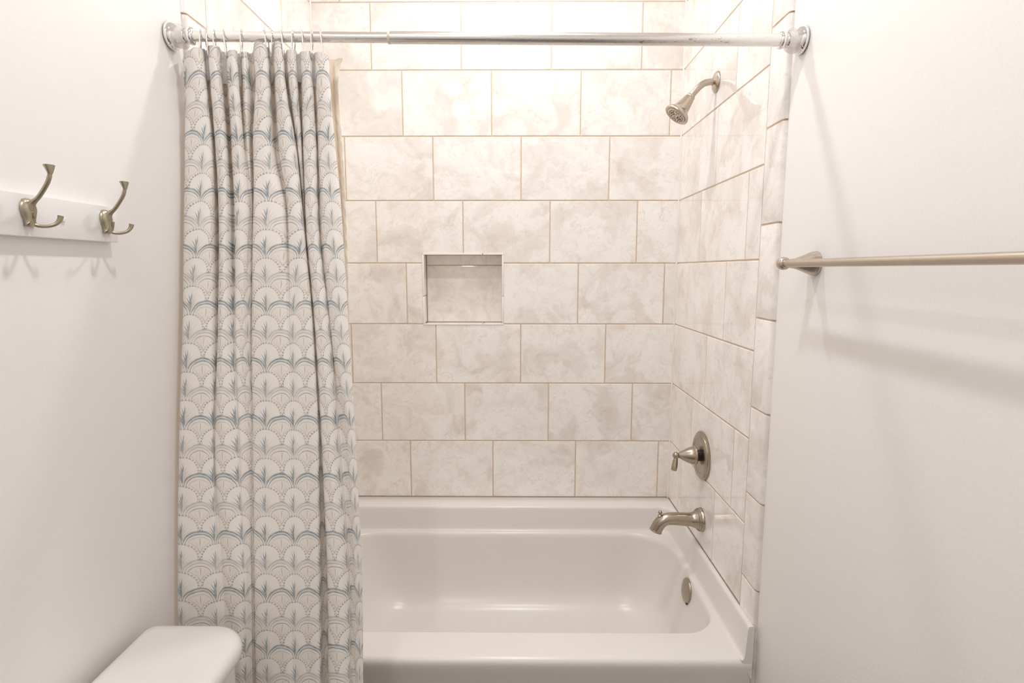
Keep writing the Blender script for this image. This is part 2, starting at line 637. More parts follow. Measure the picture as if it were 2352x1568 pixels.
# --- back wall, with the soap niche cut in
NX0, NX1, NZ0, NZ1 = -0.389, -0.054, 1.3175, 1.611
mpb = lambda a, b, h: (a, -h, b)
bm = bmesh.new(); lay = bm.faces.layers.float_vector.new('tile_off')
XJ = -0.2195          # a vertical joint (row k=5 reference)
shift = {5: 0, 4: 1, 3: 2, 2: 0, 1: 1, 0: 2, -1: 0, -2: 1, 6: 2, 7: 1, 8: 0}
for k in range(-2, 8):
    za, zb = Z0 + (k - 1) * TH, Z0 + k * TH
    zb = min(zb, CEIL)
    base = XJ + shift[k] * TW / 3
    n0 = math.floor((XL - base) / TW)
    x = base + n0 * TW
    while x < XR:
        a0, a1 = max(x, XL + 0.001), min(x + TW, XR - 0.001)
        x += TW
        if a1 - a0 < 0.012:
            continue
        if k == 1 and a1 > NX0 and a0 < NX1:
            if a0 < NX0 < a1:
                add_tile(bm, [(a0, za), (NX0, za), (NX0, zb), (a0, zb)], mpb, lay)
            if a0 < NX1 < a1:
                add_tile(bm, [(NX1, za), (a1, za), (a1, zb), (NX1, zb)], mpb, lay)
            continue
        if k == 2 and a0 < NX0 < a1 < NX1:
            add_tile(bm, [(a0, za), (NX0, za), (NX0, NZ1), (a1, NZ1), (a1, zb), (a0, zb)], mpb, lay)
            continue
        if k == 2 and NX0 < a0 < NX1 < a1:
            add_tile(bm, [(NX1, za), (a1, za), (a1, zb), (a0, zb), (a0, NZ1), (NX1, NZ1)], mpb, lay)
            continue
        add_tile(bm, [(a0, za), (a1, za), (a1, zb), (a0, zb)], mpb, lay)
ZB = 0.30
g = 0.0018
for (a0, a1, b0, b1) in ((XL - 0.012, NX0, ZB, CEIL), (NX1, XR + 0.012, ZB, CEIL), (NX0, NX1, ZB, NZ0), (NX0, NX1, NZ1, CEIL)):
    quad(bm, [mpb(a0, b0, -g), mpb(a1, b0, -g), mpb(a1, b1, -g), mpb(a0, b1, -g)], 1)
# niche interior
ND = 0.092
mps = {}
fs = []
add_tile(bm, [(NX0, NZ0), (NX1, NZ0), (NX1, NZ1 - 0.046), (NX0, NZ1 - 0.046)], lambda a, b, h: (a, ND - h, b), lay)
add_tile(bm, [(NX0, NZ1 - 0.046), (NX1, NZ1 - 0.046), (NX1, NZ1), (NX0, NZ1)], lambda a, b, h: (a, ND - h, b), lay)
quad(bm, [(NX0, ND + g, NZ0), (NX1, ND + g, NZ0), (NX1, ND + g, NZ1), (NX0, ND + g, NZ1)], 1)
zm = NZ0 + 0.118
for (b0, b1) in ((NZ0, zm), (zm, NZ1)):
    add_tile(bm, [(0.0, b0), (ND, b0), (ND, b1), (0.0, b1)], lambda a, b, h: (NX0 + h, a, b), lay)
    add_tile(bm, [(0.0, b0), (ND, b0), (ND, b1), (0.0, b1)], lambda a, b, h: (NX1 - h, a, b), lay)
xm = NX0 + 0.25
for (a0, a1) in ((NX0, xm), (xm, NX1)):
    add_tile(bm, [(a0, 0.0), (a1, 0.0), (a1, ND), (a0, ND)], lambda a, b, h: (a, b, NZ1 - h), lay)
    add_tile(bm, [(a0, 0.0), (a1, 0.0), (a1, ND), (a0, ND)], lambda a, b, h: (a, b, NZ0 + h), lay)
for X in (NX0 - g, NX1 + g):
    quad(bm, [(X, g, NZ0), (X, ND, NZ0), (X, ND, NZ1), (X, g, NZ1)], 1)
for Z in (NZ0 - g, NZ1 + g):
    quad(bm, [(NX0, g, Z), (NX1, g, Z), (NX1, ND, Z), (NX0, ND, Z)], 1)
# solid wall body behind
for (a0, a1, b0, b1) in ((-1.0, NX0 - 0.01, 0, CEIL), (NX1 + 0.01, 0.9, 0, CEIL), (NX0 - 0.01, NX1 + 0.01, 0, NZ0 - 0.01), (NX0 - 0.01, NX1 + 0.01, NZ1 + 0.01, CEIL)):
    nf = len(bm.faces)
    box(bm, a0, a1, 0.012, 0.2, b0, b1)
    bm.faces.ensure_lookup_table()
    for i in range(nf, len(bm.faces)):
        bm.faces[i].material_index = 1
nf = len(bm.faces); box(bm, NX0 - 0.01, NX1 + 0.01, ND + 0.01, 0.2, NZ0 - 0.01, NZ1 + 0.01)
bm.faces.ensure_lookup_table()
for i in range(nf, len(bm.faces)):
    bm.faces[i].material_index = 1
struct('wall_back', bm, [M_TILE, M_GROUT], ang=8)

# thin pale edge strips round the niche
bm = bmesh.new()
w = 0.006
for (x0, x1, z0, z1) in ((NX0 - 0.001, NX1 + 0.002, NZ1 - 0.004, NZ1 + 0.003), (NX0 - 0.001, NX1 + 0.002, NZ0 - 0.003, NZ0 + 0.004)):
    for (p0, p1) in ((x0, xm - 0.0015), (xm + 0.0015, x1)):
        box(bm, p0, p1, -0.0025, 0.006, z0, z1, 0.0012)
for (x0, x1) in ((NX0 - 0.002, NX0 + 0.005), (NX1 - 0.005, NX1 + 0.002)):
    for (z0, z1) in ((NZ0 + 0.004, zm - 0.0015), (zm + 0.0015, NZ1 - 0.004)):
        box(bm, x0, x1, -0.0025, 0.006, z0, z1, 0.0012)
struct('trim_3', bm, simple('niche_edge', (0.87, 0.83, 0.785), 0.2, var=0.03, nscale=20))

# --- side walls: plain tiles, then a bullnose column at the open edge
BI, BO = -0.787, -0.884      # bullnose inner / outer edge
RJ = {5: (-0.27, -0.68), 4: (-0.145, -0.555), 3: (-0.41,), 2: (-0.277, -0.69), 1: (-0.548,), 0: (-0.40,), -1: (-0.27, -0.68),
      -2: (-0.137, -0.543), 6: (-0.14, -0.55), 7: (-0.41,)}
LJ = {5: (-0.284, -0.66), 4: (-0.43,), 3: (-0.14, -0.55), 2: (-0.284, -0.66), 1: (-0.43,), 0: (-0.14, -0.55), -1: (-0.284, -0.66),
      -2: (-0.43,), 6: (-0.14, -0.55), 7: (-0.28, -0.66)}
for side, X, s, joints in (('right', XR, -1, RJ), ('left', XL, 1, LJ)):
    mp = (lambda X, s: (lambda a, b, h: (X + s * h, a, b)))(X, s)
    bm = bmesh.new(); lay = bm.faces.layers.float_vector.new('tile_off')
    for k in range(-2, 8):
        za, zb = Z0 + (k - 1) * TH, min(Z0 + k * TH, CEIL)
        ys = [-0.002] + list(joints[k]) + [BI]
        for y1, y0 in zip(ys[:-1], ys[1:]):
            add_tile(bm, [(y0, za), (y1, za), (y1, zb), (y0, zb)], mp, lay)
    quad(bm, [mp(BI - 0.02, ZB, -g), mp(0, ZB, -g), mp(0, CEIL, -g), mp(BI - 0.02, CEIL, -g)], 1)
    struct('wall_shower_' + side, bm, [M_TILE, M_GROUT], ang=8)
    bm = bmesh.new(); lay = bm.faces.layers.float_vector.new('tile_off')
    prof = [(BI - GAP * 0.6, -0.004), (BI - GAP * 0.6, -0.001), (BI - GAP - 0.001, 0.0), (BO + 0.012, 0.0)]
    for i in range(1, 7):
        a = i / 6 * pi / 2
        prof.append((BO + 0.011 - 0.011 * sin(a), -0.011 + 0.011 * cos(a)))
    prof.append((BO, -0.016))
    zj = [0.30] + [0.908 + (i - 2) * 0.2525 for i in range(1, 11)] + [CEIL]
    for z0, z1 in zip(zj[:-1], zj[1:]):
        if z1 - z0 < 0.02:
            continue
        off = Vector((random.uniform(-9, 9), random.uniform(-9, 9), random.uniform(-9, 9)))
        nf = len(bm.faces)
        za, zb = z0 + GAP, z1 - GAP
        loops = []
        for z, d in ((za, -0.003), (za, -0.0012), (za + 0.001, -0.0003), (za + 0.0024, 0), (zb - 0.0024, 0), (zb - 0.001, -0.0003), (zb, -0.0012), (zb, -0.003)):
            loops.append([mp(a - (d * 0.3 if a < BO + 0.011 else 0) * -1, z, h + d) for a, h in prof])
        loft(bm, loops, closed=False)
        bm.faces.ensure_lookup_table()
        for i in range(nf, len(bm.faces)):
            bm.faces[i][lay] = off
    # grout bed under the column, with the same rounded edge
    bed = [(BI, -0.0022), (BO + 0.013, -0.0022)] + [(BO + 0.0125 - 0.010 * sin(i / 5 * pi / 2), -0.0122 + 0.010 * cos(i / 5 * pi / 2)) for i in range(1, 6)] + [(BO + 0.0025, -0.016)]
    nf = len(bm.faces)
    loft(bm, [[mp(a, z, h) for a, h in bed] for z in (0.0, CEIL)], closed=False)
    bm.faces.ensure_lookup_table()
    for i in range(nf, len(bm.faces)):
        bm.faces[i].material_index = 1
    struct('trim_1' if side == 'right' else 'trim_2', bm, [M_TILE, M_GROUT], ang=22)

for nm, X, s in (('trim_5', XR, -1), ('trim_6', XL, 1)):
    bm = bmesh.new()
    r_ = 0.006
    pr = [(X, -r_)] + [(X + s * (r_ - r_ * cos(i / 4 * pi / 2)), -(r_ - r_ * sin(i / 4 * pi / 2))) for i in range(0, 5)] + [(X + s * r_, 0.0), (X - s * 0.002, 0.002)]
    loft(bm, [[(a, b, z) for a, b in pr] for z in (0.545, CEIL)])
    struct(nm, bm, M_CAULK)

# ------------------------------------------------------------------ bathtub
tub = thing('bathtub', 'white alcove bathtub with raised back ledge below the marbled tile wall', 'bathtub', (-0.073, -0.45, 0.0))
bm = bmesh.new()
RZ = 0.455
TX0, TX1, TY0, TY1 = XL + 0.0008, XR - 0.0008, -0.897, -0.004
N = 10


def zl(pts, z):
    return [(x, y, z) for x, y in pts]


BX0, BX1, BY0, BY1 = -0.735, 0.6275, -0.772, -0.1275
BR = (0.16, 0.115, 0.17, 0.17)      # front-left, front-right, back-right, back-left


def basin(i_l, i_r, i_f, i_b, dr):
    rr = tuple(max(0.02, r + dr) for r in BR)
    return rrect(BX0 + i_l, BX1 - i_r, BY0 + i_f, BY1 - i_b, rr, N)


loops = [zl(rrect(TX0, TX1, TY0 + 0.016, TY1, 0.004, N), 0.0),
         zl(rrect(TX0, TX1, TY0 + 0.012, TY1, 0.004, N), RZ - 0.10),
         zl(rrect(TX0, TX1, TY0 + 0.004, TY1, 0.004, N), RZ - 0.045),
         zl(rrect(TX0, TX1, TY0, TY1, 0.006, N), RZ - 0.022),
         zl(rrect(TX0, TX1, TY0 + 0.001, TY1, 0.006, N), RZ - 0.012),
         zl(rrect(TX0 + 0.001, TX1 - 0.001, TY0 + 0.005, TY1, 0.008, N), RZ - 0.005),
         zl(rrect(TX0 + 0.003, TX1 - 0.003, TY0 + 0.011, TY1, 0.010, N), RZ - 0.001),
         zl(rrect(TX0 + 0.006, TX1 - 0.006, TY0 + 0.018, TY1 - 0.004, 0.012, N), RZ),
         zl(basin(-0.008, -0.0065, -0.010, -0.0085, 0.008), RZ),
         zl(basin(-0.004, -0.0030, -0.005, -0.005, 0.005), RZ - 0.0008),
         zl(basin(0.000, 0.0005, -0.001, -0.001, 0.002), RZ - 0.0030),
         zl(basin(0.003, 0.0030, 0.002, 0.002, 0), RZ - 0.0070),
         zl(basin(0.006, 0.0050, 0.004, 0.0045, 0), RZ - 0.0130),
         zl(basin(0.008, 0.0062, 0.0055, 0.006, 0), RZ - 0.0210),
         zl(basin(0.012, 0.007, 0.007, 0.007, 0), RZ - 0.034),
         zl(basin(0.05, 0.018, 0.016, 0.016, 0), RZ - 0.12),
         zl(basin(0.09, 0.032, 0.026, 0.026, -0.005), RZ - 0.20),
         zl(basin(0.115, 0.045, 0.036, 0.038, -0.01), RZ - 0.245),
         zl(basin(0.14, 0.062, 0.052, 0.058, -0.015), RZ - 0.278),
         zl(basin(0.17, 0.085, 0.075, 0.085, -0.02), RZ - 0.298),
         zl(basin(0.21, 0.12, 0.11, 0.12, -0.03), RZ - 0.309),
         zl(basin(0.28, 0.19, 0.18, 0.19, -0.04), RZ - 0.313)]
loft(bm, loops, False, True)
# raised ledge running left - back - right, standing on the rim
LZ = 0.5572
rows = []


def ledge_path(off_side, off_back, rad):
    """U-shaped path seen from above, from the front right corner round the back to the front left"""
    x1, x0, yb_ = TX1 - off_side, TX0 + off_side, TY1 - off_back
    pts = []
    for t in range(9):
        pts.append((x1, TY0 + 0.002 + (yb_ - rad - TY0 - 0.002) * t / 8))
    for k in range(1, 9):
        a = k / 8 * pi / 2
        pts.append((x1 - rad + rad * cos(a), yb_ - rad + rad * sin(a)))
    for t in range(1, 12):
        pts.append((x1 - rad + (x0 - x1 + 2 * rad) * t / 12, yb_))
    for k in range(0, 9):
        a = pi / 2 + k / 8 * pi / 2
        pts.append((x0 + rad + rad * cos(a), yb_ - rad + rad * sin(a)))
    for t in range(1, 9):
        pts.append((x0, yb_ - rad + (TY0 + 0.002 - yb_ + rad) * t / 8))
    return pts


for (os_, ob, rad, z) in ((0.0, 0.0, 0.02, RZ - 0.06), (0.0, 0.0, 0.02, LZ - 0.002), (0.003, 0.003, 0.02, LZ), (0.011, 0.092, 0.045, LZ), (0.0145, 0.097, 0.047, LZ - 0.0015),
                          (0.0165, 0.1, 0.048, LZ - 0.006), (0.0175, 0.101, 0.048, LZ - 0.014), (0.021, 0.103, 0.05, RZ + 0.03), (0.0225, 0.104, 0.05, RZ + 0.012),
                          (0.0240, 0.106, 0.052, RZ + 0.005), (0.0270, 0.109, 0.055, RZ + 0.0015), (0.0310, 0.113, 0.058, RZ + 0.0001)):
    rows.append([(x, y, z) for x, y in ledge_path(os_, ob, rad)])
loft(bm, rows, closed=False)
for end in (0, -1):
    bm.faces.new([bm.verts.new(r[end]) for r in rows])
obj('tub_shell', bm, M_TUB, tub, ang=45)
# overflow plate on the drain-end wall
ov_o = (0.6180, -0.462, 0.402)
ov_ax = (-1, 0.0, 0.14)
bm = bmesh.new()
lathe(bm, [(0.039, -0.006), (0.0425, 0.0), (0.0430, 0.004), (0.041, 0.0075), (0.036, 0.0095), (0.02, 0.0105), (0.0, 0.0108)], ov_o, ov_ax, 40, True, False)
ov = obj('overflow_plate', bm, M_NICKEL, tub)
tag(ov, 'round brushed nickel overflow plate')
bm = bmesh.new()
a_, u_, v_ = frame(ov_ax)
lathe(bm, [(0.005, 0), (0.005, 0.0015), (0.0035, 0.0025), (0.0, 0.0026)], Vector(ov_o) + a_ * 0.0104 - Vector((0, 0, 0.012)), ov_ax, 16)
obj('screw', bm, M_NICKEL2, ov)
bm = bmesh.new(); box(bm, 0.607, 0.622, -0.486, -0.470, 0.3600, 0.3690, 0.002); obj('overflow_slot', bm, M_DARK, ov)

# ------------------------------------------------------------------ shower head
SH = Vector((XR, -0.385, 2.166))
shr = thing('showerhead', 'brushed nickel shower head on a bent arm high on the right tile wall', 'shower head', SH)
bm = bmesh.new()
lathe(bm, [(0.033, -0.002), (0.034, 0.001), (0.033, 0.004), (0.028, 0.008), (0.018, 0.0125), (0.0125, 0.014), (0.0125, 0.0145)], SH, (-1, 0, 0), 40)
obj('wall_flange', bm, M_NICKEL2, shr)
bm = bmesh.new()
pts = spline([SH + Vector((0.0, 0, 0)), SH + Vector((-0.022, 0, 0.0)), SH + Vector((-0.040, 0, -0.004)), SH + Vector((-0.056, 0, -0.014)), SH + Vector((-0.075, 0, -0.034)), SH + Vector((-0.090, 0, -0.052))], 6)
tube(bm, pts, 0.0108, 24)
obj('arm', bm, M_NICKEL2, shr)
HO = SH + Vector((-0.083, 0, -0.044))
HA = Vector((-0.60, -0.06, -0.78)).normalized()
bm = bmesh.new()
lathe(bm, [(0.0115, 0.0), (0.0145, 0.001), (0.0155, 0.004), (0.0155, 0.008), (0.0145, 0.0095), (0.0168, 0.0105), (0.0178, 0.014), (0.0208, 0.030), (0.0242, 0.047),
           (0.0275, 0.057), (0.033, 0.064), (0.040, 0.070), (0.0432, 0.075), (0.0440, 0.079), (0.0430, 0.082), (0.0400, 0.0835), (0.0350, 0.082), (0.0335, 0.080)], HO, HA, 48, True, True)
hd = obj('spray_head', bm, M_NICKEL2, shr)
bm = bmesh.new()
lathe(bm, [(0.0335, 0.079), (0.0335, 0.0815), (0.032, 0.0828), (0.0, 0.0835)], HO, HA, 40, False, False)
obj('spray_face', bm, simple('nickel_face', (0.62, 0.53, 0.43), 0.4, metal=0.6, var=0.03), hd)
bm = bmesh.new()
a_, u_, v_ = frame(HA)
for (n, r, ph) in ((16, 0.0255, 0.0), (8, 0.0195, 0.2), (5, 0.0085, 0.4)):
    for k in range(n):
        t = ph + k * 2 * pi / n
        lathe(bm, [(0.00165, 0.0), (0.0015, 0.0022), (0.0, 0.0026)], HO + HA * 0.0822 + (u_ * cos(t) + v_ * sin(t)) * r, HA, 8)
for cx in (-0.013, 0.013):
    for k in range(7):
        t = k * 2 * pi / 7
        lathe(bm, [(0.0015, 0.0), (0.0013, 0.0022), (0.0, 0.0026)], HO + HA * 0.0825 + u_ * (0.0055 * cos(t)) + v_ * (cx + 0.0055 * sin(t)), HA, 8)
tag(obj('spray_nozzles', bm, M_DARK, hd), 'dark rubber spray nozzles')

# ------------------------------------------------------------------ shower valve
VC = Vector((XR, -0.408, 0.886))
vl = thing('shower_valve', 'round brushed nickel shower valve with cone hub and small lever handle', 'shower valve', VC)
bm = bmesh.new()
lathe(bm, [(0.0855, -0.002), (0.087, 0.001), (0.087, 0.005), (0.0845, 0.0075), (0.083, 0.0082), (0.0815, 0.0080), (0.081, 0.0095), (0.077, 0.0125), (0.066, 0.0145), (0.0625, 0.0142), (0.061, 0.0120),
           (0.058, 0.0115), (0.03, 0.0125), (0.0, 0.0125)], VC, (-1, 0, 0), 64, True, False)
obj('escutcheon', bm, M_NICKEL, vl)
bm = bmesh.new()
lathe(bm, [(0.020, 0.010), (0.020, 0.030), (0.016, 0.034)], VC, (-1, 0, 0), 24)
box(bm, VC.x - 0.028, VC.x - 0.010, VC.y - 0.026, VC.y - 0.012, VC.z + 0.006, VC.z + 0.018, 0.002)
tag(obj('stem', bm, M_DARK, vl), 'dark valve stem between plate and hub')
bm = bmesh.new()
lathe(bm, [(0.028, 0.0235), (0.0335, 0.0245), (0.0345, 0.0275), (0.033, 0.031), (0.0315, 0.0325), (0.0312, 0.036), (0.0285, 0.046), (0.0225, 0.060), (0.0155, 0.073), (0.0105, 0.081), (0.0085, 0.0845)], VC, (-1, 0, 0), 48)
hub = obj('hub', bm, M_NICKEL, vl)
bm = bmesh.new()
sphere(bm, VC + Vector((-0.0935, 0, 0)), 0.0125, (1.05, 1, 1))
lv = [VC + Vector((-0.094, 0, -0.006)), VC + Vector((-0.0955, -0.002, -0.014)), VC + Vector((-0.0975, -0.004, -0.026)), VC + Vector((-0.100, -0.007, -0.038)), VC + Vector((-0.102, -0.009, -0.048)), VC + Vector((-0.103, -0.0095, -0.0525))]
lvp = spline(lv, 5)
nr = len(lvp)
tube(bm, lvp, [0.0058 + 0.0046 * sin(min(1, i / (nr - 1) * 1.25) * pi * 0.62) - (0.0022 if i > nr - 3 else 0) for i in range(nr)], 18)
obj('lever_handle', bm, M_NICKEL, vl)

# ------------------------------------------------------------------ tub spout
SPO = Vector((XR, -0.43, 0.655))
sp = thing('tub_spout', 'brushed nickel tub spout with pull-up diverter above the tub rim', 'tub spout', SPO)
bm = bmesh.new()
path = spline([SPO + Vector(p) for p in ((0.002, 0, 0), (-0.03, 0, 0.0), (-0.07, 0, 0.0015), (-0.105, 0, 0.003), (-0.128, 0, 0.0), (-0.146, 0, -0.011), (-0.158, 0, -0.030), (-0.163, 0, -0.042))], 6)
nn = len(path)
rads = []
for p in path:
    d = XR - p.x
    if d < 0.004: r = 0.0425
    elif d < 0.012: r = 0.0425 - (d - 0.004) * 0.55
    elif d < 0.045: r = 0.0375 - 0.0135 * sin((d - 0.012) / 0.033 * pi / 2)
    elif d < 0.12: r = 0.024 - (d - 0.045) * 0.03
    else: r = 0.0217
    rads.append(r)
tube(bm, path, rads, 36)
sb = obj('spout_body', bm, M_NICKEL, sp, ang=50)
bm = bmesh.new()
tdir = (path[-1] - path[-3]).normalized()
lathe(bm, [(0.0215, -0.004), (0.0228, -0.001), (0.0228, 0.002), (0.019, 0.003), (0.018, -0.004), (0.0, -0.005)], path[-1], tdir, 32, False, False)
obj('outlet_rim', bm, M_NICKEL, sb)
bm = bmesh.new()
lathe(bm, [(0.0045, 0.0), (0.0075, 0.001), (0.0078, 0.004), (0.0050, 0.0065), (0.0038, 0.009), (0.0052, 0.0108), (0.0072, 0.014), (0.0074, 0.017), (0.0058, 0.0205), (0.0028, 0.0225), (0.0, 0.0228)], SPO + Vector((-0.150, 0, 0.0105)), (0.05, 0, 1), 24)
obj('diverter_knob', bm, M_NICKEL, sp)
bm = bmesh.new()
lathe(bm, [(0.0390, 0.0105), (0.0398, 0.012), (0.0388, 0.0135)], SPO, (-1, 0, 0), 40, False, False)
lathe(bm, [(0.0352, 0.0165), (0.0362, 0.0178), (0.0348, 0.0192)], SPO, (-1, 0, 0), 40, False, False)
obj('collar_rings', bm, M_NICKEL, sb)

# ------------------------------------------------------------------ shower rod
RY = -0.937
rodz = lambda x: 2.0905 - 0.0085 * (x + 0.1)
rod = thing('shower_rod', 'worn chrome telescoping shower rod spanning wall to wall above the tub', 'shower rod', (0, RY, rodz(0)))


def local_tube(name, x0, x1, r, mat, parent, lip=None):
    bm = bmesh.new()
    d = Vector((x1 - x0, 0, rodz(x1) - rodz(x0)))
    L = d.length
    prof = [(r - 0.001, 0), (r, 0.001), (r, L - 0.001), (r - 0.001, L)]
    lathe(bm, prof, Vector((x0, 0, rodz(x0) - rodz(0))), d, 40)
    me_o = obj(name, bm, mat)
    me_o.parent = parent
    return me_o


local_tube('outer_tube', -0.300, 0.628, 0.0140, M_ROD, rod)
local_tube('inner_tube', -0.790, -0.295, 0.0120, M_ROD, rod)
o = local_tube('joint_sleeve', -0.3055, -0.2985, 0.0142, simple('cream_plastic', (0.70, 0.60, 0.50), 0.5), rod)
tag(o, 'cream plastic joint sleeve')
for s, xw in ((-1, PR), (1, PL)):
    zc = rodz(xw) - rodz(0)
    bm = bmesh.new()
    lathe(bm, [(0.028, 0.0), (0.0305, 0.002), (0.0315, 0.006), (0.0305, 0.0105), (0.0265, 0.015), (0.022, 0.0185), (0.019, 0.021), (0.018, 0.040)], (xw, 0, zc), (s, 0, 0), 40)
    f_ = obj('wall_flange', bm, M_CHROME); f_.parent = rod
    bm = bmesh.new()
    lathe(bm, [(0.015, 0.030), (0.0185, 0.0335), (0.0195, 0.037), (0.0185, 0.041), (0.0165, 0.0435), (0.0170, 0.046), (0.0195, 0.049), (0.0200, 0.053), (0.0185, 0.0565), (0.0160, 0.0585), (0.0145, 0.0590)], (xw, 0, zc), (s, 0, 0), 40)
    c_ = obj('collar', bm, M_CHROME); c_.parent = rod
    random.seed(3)
    bm = bmesh.new()
    lathe(bm, [(0.0195, 0.012), (0.0245, 0.014), (0.0265, 0.020), (0.0270, 0.026), (0.0260, 0.032), (0.0235, 0.037), (0.0200, 0.0385)], (xw, 0, zc), (s, 0, 0), 28, False, False)
    for vtx in bm.verts:
        d = vtx.co - Vector((vtx.co.x, 0, zc))
        a = math.atan2(d.z, d.y)
        k = 1 + 0.06 * sin(3 * a + 160 * vtx.co.x) + (0.05 * max(0, -sin(a)) ** 3)
        vtx.co = Vector((vtx.co.x, d.y * k, zc + d.z * k))
    p_ = obj('clear_sleeve', bm, M_CLEAR); p_.parent = rod
    tag(p_, 'lumpy clear plastic sleeve')

# ------------------------------------------------------------------ curtain rings
ring_names = ['leftmost', 'second', 'third', 'fourth', 'fifth', 'sixth', 'seventh', 'eighth', 'ninth', 'tenth', 'eleventh', 'rightmost']
ring_x = [-0.7530, -0.7400, -0.7190, -0.6955, -0.6545, -0.6015, -0.5857, -0.5590, -0.5303, -0.5100, -0.4862, -0.4640]
ring_rot = [24, 30, 18, 20, 17, 34, 36, 22, 8, 20, 12, 14]
bm = bmesh.new()
pts = []
R0 = 0.0165
for k in range(17):
    a = k / 16 * pi
    pts.append(Vector((0, -R0 * cos(a), R0 * sin(a) * 0.98)))
low = -0.037
for k in range(1, 6):
    pts.append(Vector((0, R0 - 0.004 * k / 6, low * k / 6)))
for k in range(0, 9):
    a = k / 8 * pi
    pts.append(Vector((0, 0.0125 * cos(a), low - 0.008 * sin(a))))
for k in range(1, 6):
    pts.append(Vector((0, -0.0125 - 0.004 * k / 6, low * (1 - k / 6))))
tube(bm, pts, 0.0018, 8, closed=True)
ring0 = obj('curtain_ring', bm, M_CHROME)
for i, (rx, rr, nm) in enumerate(zip(ring_x, ring_rot, ring_names)):
    r_ = ring0 if i == 0 else ring0.copy()
    if i:
        COL.objects.link(r_)
    r_.location = (rx, RY, rodz(rx) - (0.0 if rx > -0.3 else 0.0022))
    r_.rotation_euler = (0, radians(-3 if i % 2 else 4), radians(rr))
    if nm == 'leftmost':
        lb = 'chrome wire ring nearest the left rod flange, first of the twelve curtain rings'
    elif nm == 'rightmost':
        lb = 'chrome wire ring at the bare rod, rightmost of the twelve curtain rings'
    else:
        lb = '%s chrome wire curtain ring on the rod, counted from the left flange' % nm
    tag(r_, lb, 'curtain ring', 'chrome rings on the shower rod')

